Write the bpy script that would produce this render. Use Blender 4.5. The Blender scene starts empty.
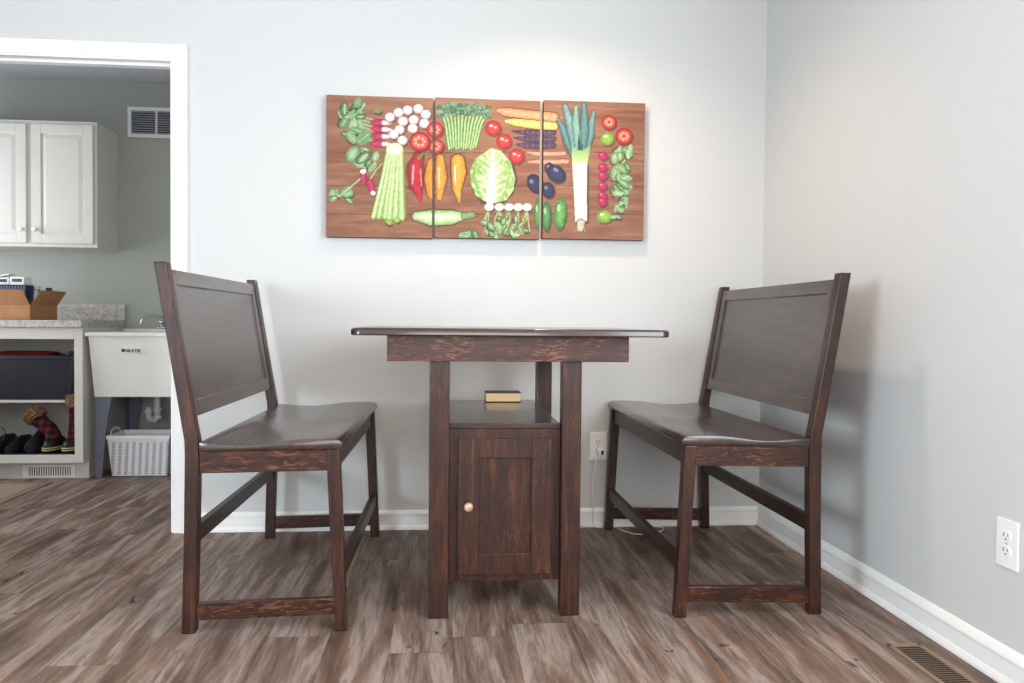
import bpy, bmesh, math, random
import numpy as np
from mathutils import Vector, Matrix, Euler
random.seed(7)
PI = math.pi
C = bpy.context.scene.collection
D = bpy.data

# ------------------------------------------------------------------ camera
SC = bpy.context.scene
cam = D.cameras.new('camera'); co = D.objects.new('camera', cam); C.objects.link(co)
R3 = [[0.9960912451206732, -0.08784805368344037, 0.009216878971668906],
      [0.006940826222832817, -0.026179312860613348, -0.9996331669715097],
      [0.08805711967405845, 0.9957898187078322, -0.025467246269101157]]
r, d, f = [Vector(v) for v in R3]
m = Matrix((r, -d, -f)).transposed().to_4x4(); m.translation = Vector((-1.46737, -3.50941, 0.93))
co.matrix_world = m
cam.sensor_width = 36; cam.lens = 785 / 1024 * 36; cam.clip_start = .02
SC.camera = co
SC.view_settings.view_transform = 'Standard'; SC.view_settings.look = 'None'
SC.view_settings.gamma = 1; SC.view_settings.use_curve_mapping = False
SC.view_settings.exposure = 0.13

# ------------------------------------------------------------------ helpers
def lin(c):
    if isinstance(c, str):
        c = [int(c[i:i+2], 16) / 255 for i in (0, 2, 4)]
    return tuple(((x / 12.92) if x <= .04045 else ((x + .055) / 1.055) ** 2.4) for x in c)

class NT:
    def __init__(s, name, rough=.5, base=(.8, .8, .8), metal=0, spec=.5, coat=0, coat_rough=.1):
        s.m = D.materials.new(name); s.m.use_nodes = True; s.t = s.m.node_tree
        s.b = s.t.nodes['Principled BSDF']
        s.b.inputs['Roughness'].default_value = rough
        s.b.inputs['Base Color'].default_value = (*base, 1)
        s.b.inputs['Metallic'].default_value = metal
        s.b.inputs['Specular IOR Level'].default_value = spec
        s.b.inputs['Coat Weight'].default_value = coat
        s.b.inputs['Coat Roughness'].default_value = coat_rough
    def n(s, typ, ins=None, **kw):
        nd = s.t.nodes.new(typ)
        for k, v in kw.items(): setattr(nd, k, v)
        for k, v in (ins or {}).items():
            if isinstance(v, bpy.types.NodeSocket): s.t.links.new(v, nd.inputs[k])
            else: nd.inputs[k].default_value = v
        return nd
    def math(s, op, a, b=None, c=None):
        ins = {0: a}
        if b is not None: ins[1] = b
        if c is not None: ins[2] = c
        return s.n('ShaderNodeMath', ins, operation=op).outputs[0]
    def link(s, a, b): s.t.links.new(a, b)
    def coord(s, which='Object'): return s.n('ShaderNodeTexCoord').outputs[which]
    def map(s, v, scale=(1, 1, 1), rot=(0, 0, 0), loc=(0, 0, 0)):
        return s.n('ShaderNodeMapping', {'Vector': v, 'Scale': scale, 'Rotation': rot, 'Location': loc}).outputs[0]
    def noise(s, v, scale=5, detail=4, rough=.5, dist=0, out='Fac'):
        return s.n('ShaderNodeTexNoise', {'Vector': v, 'Scale': scale, 'Detail': detail, 'Roughness': rough, 'Distortion': dist}).outputs[out]
    def ramp(s, fac, stops, interp='LINEAR'):
        nd = s.n('ShaderNodeValToRGB', {'Fac': fac}); cr = nd.color_ramp; cr.interpolation = interp
        while len(cr.elements) < len(stops): cr.elements.new(.5)
        for e, (p, c) in zip(cr.elements, stops):
            e.position = p; e.color = (*c, 1) if len(c) == 3 else c
        return nd.outputs[0]
    def mix(s, fac, a, b, blend='MIX'):
        nd = s.n('ShaderNodeMix', data_type='RGBA', blend_type=blend)
        for sock, v in ((nd.inputs[0], fac), (nd.inputs[6], a), (nd.inputs[7], b)):
            if isinstance(v, bpy.types.NodeSocket): s.t.links.new(v, sock)
            else: sock.default_value = v if not isinstance(v, tuple) or len(v) == 4 else (*v, 1)
        return nd.outputs[2]
    def color(s, c): s.link(c, s.b.inputs['Base Color'])
    def bump(s, h, strength=.2, dist=.01):
        s.link(s.n('ShaderNodeBump', {'Height': h, 'Strength': strength, 'Distance': dist}).outputs[0], s.b.inputs['Normal'])

def simple(name, hexc, rough=.5, metal=0, spec=.5, var=.06, scale=20, bump=0, coat=0):
    t = NT(name, rough, lin(hexc), metal, spec, coat)
    c = lin(hexc); v = t.coord()
    nz = t.noise(v, scale, 3)
    t.color(t.ramp(nz, [(.3, tuple(x * (1 - var) for x in c)), (.7, tuple(min(1, x * (1 + var)) for x in c))]))
    if bump: t.bump(nz, bump, .002)
    return t.m

def obj(name, bm, mat, parent=None, smooth=False, loc=None):
    me = D.meshes.new(name)
    bmesh.ops.recalc_face_normals(bm, faces=bm.faces)
    if smooth:
        for f_ in bm.faces: f_.smooth = True
    bm.to_mesh(me); bm.free()
    if smooth: 
        try: me.set_sharp_from_angle(angle=math.radians(40))
        except Exception: pass
    for mm in (mat if isinstance(mat, (list, tuple)) else [mat]): me.materials.append(mm)
    o = D.objects.new(name, me); C.objects.link(o)
    if parent is not None: o.parent = parent
    if loc is not None: o.location = loc
    return o

def thing(name, label, cat, loc=(0, 0, 0), rotz=0, group=None):
    o = D.objects.new(name, None); C.objects.link(o); o.empty_display_size = .1
    o.location = loc; o.rotation_euler = (0, 0, rotz)
    o['label'] = label; o['category'] = cat
    if group: o['group'] = group
    return o
def tag(o, label, cat, group=None):
    o['label'] = label; o['category'] = cat
    if group: o['group'] = group
    return o
def struct(name, bm, mat, smooth=False):
    o = obj(name, bm, mat, None, smooth); o['kind'] = 'structure'; return o

def box(x0, x1, y0, y1, z0, z1, bev=0, bm=None, seg=2):
    b = bmesh.new()
    vs = [b.verts.new((x, y, z)) for x in (x0, x1) for y in (y0, y1) for z in (z0, z1)]
    for q in ((0, 1, 3, 2), (4, 6, 7, 5), (0, 4, 5, 1), (2, 3, 7, 6), (0, 2, 6, 4), (1, 5, 7, 3)):
        b.faces.new([vs[i] for i in q])
    bmesh.ops.recalc_face_normals(b, faces=b.faces)
    if bev: bmesh.ops.bevel(b, geom=list(b.edges), offset=bev, segments=seg, affect='EDGES', profile=.5)
    return add(bm, b)
def add(bm, b, mx=None):
    if mx is not None: bmesh.ops.transform(b, matrix=mx, verts=b.verts)
    if bm is None: return b
    me = D.meshes.new('tmp'); b.to_mesh(me); b.free(); bm.from_mesh(me); D.meshes.remove(me)
    return bm
def prism(pts, a0, a1, plane='xz', bev=0, bm=None, seg=2):
    """outline pts in a plane, extruded along the remaining axis from a0 to a1"""
    b = bmesh.new()
    def P(p, a):
        return {'xz': (p[0], a, p[1]), 'xy': (p[0], p[1], a), 'yz': (a, p[0], p[1])}[plane]
    A = [b.verts.new(P(p, a0)) for p in pts]; B = [b.verts.new(P(p, a1)) for p in pts]
    b.faces.new(A); b.faces.new(B[::-1]); n = len(pts)
    for i in range(n): b.faces.new((A[i], B[i], B[(i+1) % n], A[(i+1) % n]))
    bmesh.ops.recalc_face_normals(b, faces=b.faces)
    if bev: bmesh.ops.bevel(b, geom=[e for e in b.edges if e.calc_face_angle(0) > .5], offset=bev, segments=seg, affect='EDGES', profile=.5)
    return add(bm, b)
def lathe(prof, n=24, bm=None, mx=None):
    b = bmesh.new(); rings = []
    for rr, z in prof:
        rings.append([b.verts.new((rr * math.cos(2*PI*i/n), rr * math.sin(2*PI*i/n), z)) for i in range(n)])
    for a, c in zip(rings, rings[1:]):
        for i in range(n): b.faces.new((a[i], a[(i+1) % n], c[(i+1) % n], c[i]))
    b.faces.new(rings[0]); b.faces.new(rings[-1])
    bmesh.ops.remove_doubles(b, verts=b.verts, dist=1e-6)
    bmesh.ops.recalc_face_normals(b, faces=b.faces)
    return add(bm, b, mx)
def cat(pts, k=6):
    pts = [Vector(p) for p in pts]; P = [pts[0]] + pts + [pts[-1]]; out = []
    for i in range(1, len(P) - 2):
        for j in range(k):
            t = j / k; a, b, c, d_ = P[i-1], P[i], P[i+1], P[i+2]
            out.append(.5 * ((2*b) + (c-a)*t + (2*a-5*b+4*c-d_)*t*t + (-a+3*b-3*c+d_)*t**3))
    out.append(P[-2]); return out
def tube(pts, rad, n=10, bm=None, smooth=6, flat=None, up=(0, 0, 1)):
    """tube through pts; rad float or list per control point; flat = list of (ra, rb)"""
    ctrl = len(pts); path = cat(pts, smooth) if smooth else [Vector(p) for p in pts]
    b = bmesh.new(); rings = []; M = len(path)
    u = Vector(up)
    for i, p in enumerate(path):
        tg = (path[min(i+1, M-1)] - path[max(i-1, 0)]).normalized()
        s = tg.cross(u)
        if s.length < 1e-3: s = tg.cross(Vector((1, 0, 0)))
        s.normalize(); w = s.cross(tg).normalized()
        t = i / (M - 1) * (ctrl - 1); k = min(int(t), ctrl - 2); fr = t - k
        if isinstance(rad, (int, float)): ra = rb = rad
        else:
            q0, q1 = rad[k], rad[k+1]
            if isinstance(q0, (int, float)): q0 = (q0, q0)
            if isinstance(q1, (int, float)): q1 = (q1, q1)
            ra = q0[0] * (1-fr) + q1[0] * fr; rb = q0[1] * (1-fr) + q1[1] * fr
        rings.append([b.verts.new(p + s * ra * math.cos(2*PI*j/n) + w * rb * math.sin(2*PI*j/n)) for j in range(n)])
    for a, c in zip(rings, rings[1:]):
        for j in range(n): b.faces.new((a[j], a[(j+1) % n], c[(j+1) % n], c[j]))
    b.faces.new(rings[0]); b.faces.new(rings[-1])
    bmesh.ops.recalc_face_normals(b, faces=b.faces)
    return add(bm, b)
def frame(x0, x1, z0, z1, y0, y1, l, r_, b_, t_, bev=0):
    """rectangular frame in the xz plane made of stiles and rails, one mesh"""
    bm = box(x0, x0 + l, y0, y1, z0, z1, bev)
    box(x1 - r_, x1, y0, y1, z0, z1, bev, bm); box(x0 + l, x1 - r_, y0, y1, z1 - t_, z1, bev, bm)
    box(x0 + l, x1 - r_, y0, y1, z0, z0 + b_, bev, bm); return bm

# ------------------------------------------------------------------ materials
def wood_mat(name, axis, red=1.0, fleck=.5, coat=.22, cr=.2, spec=.35):
    """dark walnut-brown stained quarter-sawn oak; axis = grain direction"""
    t = NT(name, .38, spec=spec, coat=coat, coat_rough=cr)
    v = t.coord()
    st = {'x': (1.3, 16, 16), 'y': (16, 1.3, 16), 'z': (16, 16, 1.3)}[axis]
    fl = {'x': (22, 150, 150), 'y': (150, 22, 150), 'z': (150, 150, 22)}[axis]
    rot = {'x': (0, .38, .0), 'y': (.38, 0, 0), 'z': (.0, .12, .0)}[axis]
    g1 = t.noise(t.map(v, st), 3.2, 8, .68, .6)
    g2 = t.noise(t.map(v, tuple(a * 5 if a > 5 else a * 2.2 for a in st)), 6, 4, .6)
    blotch = t.noise(v, 7, 2)
    k = lambda c: (c[0] * red * .80, c[1] * .80, c[2] * .80)
    col = t.ramp(g1, [(.28, k((.008, .0026, .0021))), (.48, k((.036, .0098, .0048))), (.62, k((.095, .028, .0110))), (.80, k((.21, .070, .025)))])
    col = t.mix(t.ramp(g2, [(.4, (0,)*3), (.7, (.6,)*3)]), col, k((.018, .0065, .0052)))
    col = t.mix(t.ramp(blotch, [(.35, (.45,)*3), (.6, (0,)*3)]), col, k((.017, .006, .005)))
    # medullary ray flecks: short thin slanting dashes, gently wavy
    wob = t.noise(v, 5, 2, .5, 0, 'Color')
    vv = t.n('ShaderNodeVectorMath', {0: v, 1: t.n('ShaderNodeVectorMath', {0: wob, 'Scale': .09}, operation='SCALE').outputs[0]}, operation='ADD').outputs[0]
    band = t.ramp(t.noise(t.map(vv, fl, rot), 1.0, 2, .5, .25), [(.535, (0,)*3), (.60, (1,)*3)])
    msk = t.ramp(t.noise(t.map(v, (1, 1, 1), (0, 0, 0), (3, 1, 2)), 8, 2), [(.38, (.05,)*3), (.62, (1,)*3)])
    fm = t.math('MULTIPLY', t.math('MULTIPLY', band, msk), fleck)
    col = t.mix(fm, col, k((.30, .105, .040)))
    t.color(col)
    t.bump(g2, .05, .001)
    return t.m
WX = wood_mat('stained_oak_grain_x', 'x', 1.0, .5)
WY = wood_mat('stained_oak_grain_y', 'y', .9, .12, .10, .3, .3)
WZ = wood_mat('stained_oak_grain_z', 'z', 1.0, .12)
WT = wood_mat('stained_oak_table_top', 'x', .8, .05, .8, .12)
WS = wood_mat('stained_oak_seat', 'y', .85, .05, .95, .2)
WA = wood_mat('stained_oak_apron', 'x', 1.2, .75)

def floor_mat():
    t = NT('vinyl_plank', .48, spec=.28)
    v = t.coord('Object')
    sep = t.n('ShaderNodeSeparateXYZ', {0: v}); X, Y = sep.outputs[0], sep.outputs[1]
    cx = t.math('DIVIDE', t.math('ADD', X, 1.432), .18)
    ix = t.math('FLOOR', cx); fx = t.math('FRACT', cx)
    off = t.n('ShaderNodeTexWhiteNoise', {'W': t.math('ADD', ix, 3.3)}, noise_dimensions='1D').outputs[0]
    # joint of the plank column under the left table leg and of the one under the right bench
    s1 = t.math('COMPARE', ix, -1.0, .1); s2 = t.math('COMPARE', ix, 3.0, .1)
    off = t.math('ADD', t.math('MULTIPLY', off, t.math('SUBTRACT', 1.0, t.math('ADD', s1, s2))),
                 t.math('ADD', t.math('MULTIPLY', s1, 1.32 / 1.22), t.math('MULTIPLY', s2, .737 / 1.22)))
    cy = t.math('ADD', t.math('DIVIDE', Y, 1.22), off)
    iy = t.math('FLOOR', cy); fy = t.math('FRACT', cy)
    rnd = t.n('ShaderNodeTexWhiteNoise', {'Vector': t.n('ShaderNodeCombineXYZ', {0: ix, 1: iy}).outputs[0]}, noise_dimensions='3D').outputs[0]
    gv = t.n('ShaderNodeCombineXYZ', {0: t.math('MULTIPLY', X, 8), 1: t.math('MULTIPLY', Y, .9), 2: t.math('MULTIPLY', rnd, 37)}).outputs[0]
    broad = t.noise(gv, 1.6, 5, .6, .8)
    gf = t.n('ShaderNodeCombineXYZ', {0: t.math('MULTIPLY', X, 34), 1: t.math('MULTIPLY', Y, 2.6), 2: t.math('MULTIPLY', rnd, 51)}).outputs[0]
    fine = t.noise(gf, 1.8, 6, .7, .5)
    col = t.ramp(broad, [(.26, lin('463730')), (.40, lin('6b5648')), (.50, lin('846d60')), (.60, lin('a39085')), (.76, lin('8a6b55'))])
    col = t.mix(t.ramp(fine, [(.36, (.6,)*3), (.52, (0,)*3)]), col, lin('54433a'))
    col = t.mix(t.ramp(fine, [(.56, (0,)*3), (.75, (.45,)*3)]), col, lin('b5a297'))
    # tawny streaks
    gt = t.n('ShaderNodeCombineXYZ', {0: t.math('MULTIPLY', X, 14), 1: t.math('MULTIPLY', Y, 1.6), 2: t.math('MULTIPLY', rnd, 11)}).outputs[0]
    col = t.mix(t.ramp(t.noise(gt, 1.3, 3, .6, 1.0), [(.56, (0,)*3), (.72, (.6,)*3)]), col, lin('8a6248'))
    # knots and splits
    gk = t.n('ShaderNodeCombineXYZ', {0: t.math('MULTIPLY', X, 13), 1: t.math('MULTIPLY', Y, 4.2), 2: t.math('MULTIPLY', rnd, 23)}).outputs[0]
    kn = t.ramp(t.noise(gk, 1.5, 3, .55, 1.2), [(.24, (1,)*3), (.31, (0,)*3)])
    col = t.mix(kn, col, lin('33261f'))
    col = t.mix(1.0, col, t.ramp(rnd, [(0, (.90,)*3), (1, (1.06,)*3)]), 'MULTIPLY')
    e = t.math('MINIMUM', fx, t.math('SUBTRACT', 1.0, fx))
    e2 = t.math('MULTIPLY', t.math('MINIMUM', fy, t.math('SUBTRACT', 1.0, fy)), 6.8)
    seam = t.ramp(t.math('MINIMUM', e, e2), [(.002, (.6,)*3), (.010, (0,)*3)])
    col = t.mix(seam, col, lin('3a2d27'))
    t.color(col); t.bump(fine, .12, .002)
    t.link(t.ramp(fine, [(.3, (.56,)*3), (.7, (.44,)*3)]), t.b.inputs['Roughness'])
    return t.m
M_floor = floor_mat()

def paint(name, c, bump=.03):
    t = NT(name, .6, c, spec=.25)
    nz = t.noise(t.coord(), 220, 2); t.bump(nz, bump, .001); return t.m
M_wall = paint('wall_paint', (.63, .632, .62))
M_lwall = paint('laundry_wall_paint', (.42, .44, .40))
M_trim = simple('white_trim_paint', 'f4f3f0', .35, var=.01)
M_ceil = paint('ceiling_texture', (.72, .71, .70), .3)
M_lceil = paint('laundry_ceiling', (.52, .53, .56), .5)
M_plate = simple('white_plastic', 'f3f2f2', .3, var=.01)
M_dark = simple('dark_slot', '141414', .6)
M_cab = simple('cream_cabinet_paint', 'dcd8d0', .4, var=.02, scale=6)
M_cabin = simple('cabinet_interior', 'b5b0a8', .6, var=.04, scale=6)
M_knobw = simple('white_ceramic', 'efeae4', .2)
M_tub = simple('tub_plastic', 'f1efe8', .35, var=.015, scale=5)
M_gray = simple('grey_steel_leg', '6c7280', .45, var=.05)
M_chrome = NT('chrome', .12, (.62, .63, .66), 1).m
M_pvc = simple('white_pvc', 'c9cacf', .35)
M_card = simple('cardboard', 'a9784f', .8, var=.1, scale=14)
M_navy = simple('navy_plastic', '1b2740', .4)
M_black = simple('black_plastic', '15161b', .42)
M_tote = simple('black_tote_plastic', '20242f', .38, var=.1)
M_red = simple('red_cloth', '8f0f16', .85, var=.2, scale=40)
M_blackfab = simple('black_leather', '101013', .45, var=.2, scale=60)
M_cream = simple('cream_rubber', 'c8b184', .6)
M_knob = simple('copper_knob', 'c9a08a', .28, metal=.35, var=.25, scale=70)
M_book = simple('dark_leather_cover', '120e0c', .5)
M_reg = simple('tan_register', '8d7861', .45, var=.08)
M_louv = simple('grey_louver', 'b9bdc4', .45)

def pages_mat():
    t = NT('gilt_page_edges', .55, spec=.3)
    v = t.map(t.coord(), (3, 3, 900))
    t.color(t.ramp(t.noise(v, 1, 2), [(.3, lin('dcb67c')), (.7, lin('fbdcab'))])); return t.m
M_pages = pages_mat()
def laminate():
    t = NT('speckled_laminate', .4)
    v = t.coord()
    c = t.ramp(t.noise(v, 38, 6, .7, .6), [(.3, lin('8d8884')), (.5, lin('c3bfba')), (.7, lin('dcd8d2'))])
    c = t.mix(t.ramp(t.noise(t.map(v, loc=(4, 4, 4)), 70, 3), [(.6, (0,)*3), (.7, (.6,)*3)]), c, lin('8a7468'))
    t.color(c); return t.m
M_lam = laminate()
def plaid():
    t = NT('red_black_plaid', .85, spec=.2)
    s = t.n('ShaderNodeSeparateXYZ', {0: t.coord()})
    a = t.math('GREATER_THAN', t.math('SINE', t.math('MULTIPLY', s.outputs[2], 150)), 0)
    b = t.math('GREATER_THAN', t.math('SINE', t.math('MULTIPLY', s.outputs[0], 150)), 0)
    t.color(t.ramp(t.math('MULTIPLY', t.math('ADD', a, b), .5), [(0, lin('17151a')), (.4, lin('3a1c22')), (.9, lin('7a141c'))], 'CONSTANT')); return t.m
M_plaid = plaid()
def fur():
    t = NT('tan_fur', .95, spec=.1)
    nz = t.noise(t.coord(), 90, 5, .7)
    t.color(t.ramp(nz, [(.3, lin('4f3a2a')), (.5, lin('8a6a4c')), (.7, lin('b8977a'))])); t.bump(nz, 1, .01); return t.m
M_fur = fur()
def rugm():
    t = NT('woven_rug', .95, spec=.05)
    w = t.n('ShaderNodeTexWave', {'Vector': t.coord(), 'Scale': 60.0, 'Distortion': 1.0})
    t.color(t.ramp(w.outputs[1], [(.2, lin('8f7f6e')), (.8, lin('b3a390'))])); t.bump(w.outputs[1], .5, .003); return t.m
M_rug = rugm(); M_rugb = simple('rug_border', '8a6f60', .95, var=.15, scale=80)
def wicker():
    t = NT('white_wicker_plastic', .45)
    s = t.n('ShaderNodeSeparateXYZ', {0: t.coord()})
    col = t.math('FRACT', t.math('MULTIPLY', t.math('ADD', s.outputs[0], s.outputs[1]), 26.0))
    row = t.math('FRACT', t.math('MULTIPLY', s.outputs[2], 95.0))
    cm = t.ramp(t.math('ABSOLUTE', t.math('SUBTRACT', col, .5)), [(.20, (1,)*3), (.27, (0,)*3)])
    rm = t.ramp(t.math('ABSOLUTE', t.math('SUBTRACT', row, .5)), [(.2, (1,)*3), (.32, (0,)*3)])
    zz = t.math('MULTIPLY', t.math('GREATER_THAN', s.outputs[2], .012), t.math('LESS_THAN', s.outputs[2], .205))
    mk = t.math('MULTIPLY', t.math('MULTIPLY', cm, rm), zz)
    t.color(t.mix(t.math('MULTIPLY', mk, .8), lin('e9e9ee'), lin('77757c'))); t.bump(t.math('SUBTRACT', 1.0, mk), .6, .003); return t.m
M_wick = wicker()

# ------------------------------------------------------------------ room shell
H = 2.44
XL, YF = -5.2, -6.2           # left wall, wall behind the camera
OX0, OX1, OZ = -3.545, -2.61, 2.05   # rough opening
struct('floor', box(XL - .12, .12, YF - .12, 2.0, -.1, 0), M_floor)
struct('ceiling', box(XL - .12, .12, YF - .12, .12, H, H + .1), M_ceil)
w = box(OX1, .12, 0, .12, 0, H); box(OX0, OX1, 0, .12, OZ, H, 0, w); box(XL, OX0, 0, .12, 0, H, 0, w)
struct('wall_back', w, M_wall)
def wall_hole_x(x0, x1, holes, ya, yb):
    """wall in the yz plane with window holes [(y0,y1,z0,z1)] sorted by y"""
    bm = None; y = ya
    for (y0, y1, z0, z1) in holes:
        bm = box(x0, x1, y, y0, 0, H, 0, bm); box(x0, x1, y0, y1, 0, z0, 0, bm); box(x0, x1, y0, y1, z1, H, 0, bm); y = y1
    return box(x0, x1, y, yb, 0, H, 0, bm)
RW = (-4.4, -1.95, .85, 2.15)       # window in the right wall, beside the camera
LW = (-6.0, -4.2, .75, 2.15)        # large window in the left wall
struct('wall_right', wall_hole_x(0, .12, [RW], YF, 0), M_wall)
struct('wall_left', wall_hole_x(XL - .12, XL, [LW], YF, 0), M_wall)
BW = (-2.2, -.3, .85, 2.1)
b = box(XL, BW[0], YF - .12, YF, 0, H); box(BW[0], BW[1], YF - .12, YF, 0, BW[2], 0, b)
box(BW[0], BW[1], YF - .12, YF, BW[3], H, 0, b); box(BW[1], 0, YF - .12, YF, 0, H, 0, b)
struct('wall_front', b, M_wall)
# window frames with a mullion
def winframe_x(name, x0, x1, W):
    y0, y1, z0, z1 = W; t = .05
    bm = box(x0, x1, y0, y0 + t, z0, z1); box(x0, x1, y1 - t, y1, z0, z1, 0, bm)
    box(x0, x1, y0, y1, z0, z0 + t, 0, bm); box(x0, x1, y0, y1, z1 - t, z1, 0, bm)
    box(x0 + .02, x1 - .02, (y0+y1)/2 - .02, (y0+y1)/2 + .02, z0, z1, 0, bm)
    struct(name, bm, M_trim)
winframe_x('window_1', .03, .09, RW); winframe_x('window_2', XL - .09, XL - .03, LW)
bm = frame(BW[0], BW[1], BW[2], BW[3], YF - .09, YF - .03, .05, .05, .05, .05); struct('window_3', bm, M_trim)
# laundry room shell
LB = 1.76
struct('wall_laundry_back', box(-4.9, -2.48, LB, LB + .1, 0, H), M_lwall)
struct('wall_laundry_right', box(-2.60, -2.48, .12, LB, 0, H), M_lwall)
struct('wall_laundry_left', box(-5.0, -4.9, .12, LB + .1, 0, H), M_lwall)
struct('ceiling_laundry', box(-5.0, -2.48, .12, LB + .1, H, H + .1), M_lceil)
# baseboards (moulded profile)
prof = [(0, 0), (.016, 0), (.016, .012), (.0125, .022), (.0115, .060), (.014, .064), (.014, .072), (.009, .080), (.004, .085), (0, .085)]
prof = [(a, b_ * 1.0) for a, b_ in prof]
struct('baseboard_back', prism([(-a, z) for a, z in prof], -2.555, -.0, 'yz'), M_trim)
prof2 = [(0, 0), (.018, 0), (.018, .008), (.014, .020), (.0115, .024), (.0115, .066), (.014, .070), (.014, .076), (.010, .086), (.005, .096), (0, .098)]
struct('baseboard_right', prism([(-a, z) for a, z in prof2], YF, -.0165, 'xz'), M_trim)
# doorway casing and jambs
def casing_prof(n, z):  # stepped profile across width
    return [(0, 0), (0, .010), (.006, .012), (.010, .016), (.040, .018), (.048, .022), (.066, .022), (.068, .018), (.068, 0)]
cp = casing_prof(0, 0)
b = prism([(-2.632 + a, -t) for a, t in cp], 0, 2.0295, 'xy')
prism([(-3.523 - a, -t) for a, t in cp], 0, 2.0295, 'xy', 0, b)
prism([(-t, 2.030 + a) for a, t in cp], -3.591, -2.564, 'yz', 0, b)
struct('trim_1', b, M_trim)
b = box(-2.638, -2.6, 0, .12, 0, 2.035); box(-3.56, -3.517, 0, .12, 0, 2.035, 0, b); box(-3.56, -2.6, 0, .12, 2.035, 2.06, 0, b)
box(-3.517, -2.638, .045, .085, 2.022, 2.035, 0, b)
struct('trim_2', b, M_trim)

# ------------------------------------------------------------------ lights
def area(name, loc, rot, sx, sy, power, col):
    l = D.lights.new(name, 'AREA'); l.shape = 'RECTANGLE'; l.size = sx; l.size_y = sy; l.energy = power; l.color = col
    o = D.objects.new(name, l); C.objects.link(o); o.location = loc; o.rotation_euler = rot; return o
area('daylight_right_window', (.11, (RW[0]+RW[1])/2, (RW[2]+RW[3])/2), (0, PI/2, 0), RW[3]-RW[2]-.1, RW[1]-RW[0]-.1, 108, (.86, .93, 1))
area('daylight_left_window', (XL - .11, (LW[0]+LW[1])/2, (LW[2]+LW[3])/2), (0, -PI/2, 0), LW[3]-LW[2]-.1, LW[1]-LW[0]-.1, 212, (.79, .90, 1))
area('daylight_front_window', ((BW[0]+BW[1])/2, YF - .11, (BW[2]+BW[3])/2), (PI/2, 0, 0), BW[1]-BW[0]-.1, BW[3]-BW[2]-.1, 60, (1, .95, .89))
area('laundry_side_fill', (-4.85, .75, 1.3), (0, -PI/2, 0), 1.3, 1.0, 23, (.88, .92, 1))  # soft cool light added on the laundry's left; no window is built there
# warm recessed downlight over the right side of the table
l = D.lights.new('recessed_downlight', 'SPOT'); l.spot_size = math.radians(150); l.spot_blend = .9; l.shadow_soft_size = .05; l.energy = 50; l.color = (1, .72, .50)
o = D.objects.new('recessed_downlight', l); C.objects.link(o); o.location = (-1.0, -.62, H - .02)
wd = D.worlds.new('sky'); SC.world = wd; wd.use_nodes = True
wd.node_tree.nodes['Background'].inputs[0].default_value = (.7, .82, 1, 1)
wd.node_tree.nodes['Background'].inputs[1].default_value = 1.2

# ------------------------------------------------------------------ benches
def make_bench():
    """local frame: x 0 = heel of the back leg, x grows to the front; y 0..L along the bench"""
    L = 1.063; T = .038
    t = thing('dining_bench', '', 'bench')
    lx = lambda z: .0195 + (.030 - .0195) * min(z, .43) / .43 if z <= .43 else (.031 if z < .57 else .031 - (z - .57) * .166)
    for y0 in (0, L - T):
        zs = [0, .1, .25, .43, .53, .575, .61, .70, .85, 1.0, 1.095]
        cx = [.0215, .024, .028, .031, .032, .0305, .024, .009, -.0165, -.041, -.057]
        hw = [.0195, .0195, .0195, .0200, .0200, .0200, .0195, .019, .0185, .0185, .0185]
        pts = [(c - h, z) for c, h, z in zip(cx, hw, zs)] + [(c + h, z) for c, h, z in zip(cx, hw, zs)][::-1]
        obj('leg', prism(pts, y0, y0 + T, 'xz', .0035), WZ, t)
        pts = [(.447, 0), (.420, .545), (.459, .5465), (.4835, 0)]
        obj('leg', prism(pts, y0, y0 + T, 'xz', .0035), WZ, t)
    # saddle seat
    top = [(.0535, .569), (.09, .566), (.13, .5625), (.175, .5605), (.22, .562), (.27, .568), (.32, .5745), (.36, .577), (.41, .578), (.445, .5775), (.459, .575), (.467, .569), (.4705, .561)]
    bot = [(.469, .552), (.464, .547), (.455, .5455), (.30, .5445), (.0535, .540)]
    b = prism(top + bot, -.004, L + .004, 'xz', .004, seg=2)
    obj('seat', b, WS, t, True)
    for y0 in (.008, L - .028):
        obj('side_apron', prism([(.048, .474), (.4265, .481), (.4235, .5445), (.048, .540)], y0, y0 + .020, 'xz', .0015), WX, t)
        obj('stretcher', prism([(.040, .037), (.447, .048), (.445, .0975), (.042, .089)], y0, y0 + .022, 'xz', .002), WX, t)
    obj('front_apron', prism([(.431, .483), (.451, .483), (.448, .5455), (.428, .5455)], T - .002, L - T + .002, 'xz', .0015), WY, t)
    obj('rear_apron', prism([(.020, .478), (.040, .478), (.040, .540), (.020, .540)], T - .002, L - T + .002, 'xz', .0015), WY, t)
    obj('stretcher', prism([(.449, .143), (.471, .143), (.469, .188), (.447, .188)], T - .002, L - T + .002, 'xz', .002), WY, t)
    obj('stretcher', prism([(.017, .262), (.040, .262), (.040, .312), (.017, .312)], T - .002, L - T + .002, 'xz', .002), WY, t)
    # backrest frame with a recessed panel, leaning with the posts
    z0, z1 = .638, 1.076
    fx = lambda z: .0355 - (z - .61) * .166        # front face
    def slab(ya, yb, za, zb, off, th, bev=.0015, bm=None):
        return prism([(fx(za) - off - th, za), (fx(zb) - off - th, zb), (fx(zb) - off, zb), (fx(za) - off, za)], ya, yb, 'xz', bev, bm)
    b = slab(T - .001, T + .045, z0, z1, 0, .022)
    slab(L - T - .045, L - T + .001, z0, z1, 0, .022, .0015, b)
    slab(T + .045, L - T - .045, z0, z0 + .048, 0, .022, .0015, b); slab(T + .045, L - T - .045, z1 - .045, z1, 0, .022, .0015, b)
    br = obj('backrest', b, WS, t)
    pn = obj('back_panel', slab(T + .040, L - T - .040, z0 + .043, z1 - .04, .008, .008, 0), WS, br)
    return t
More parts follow.
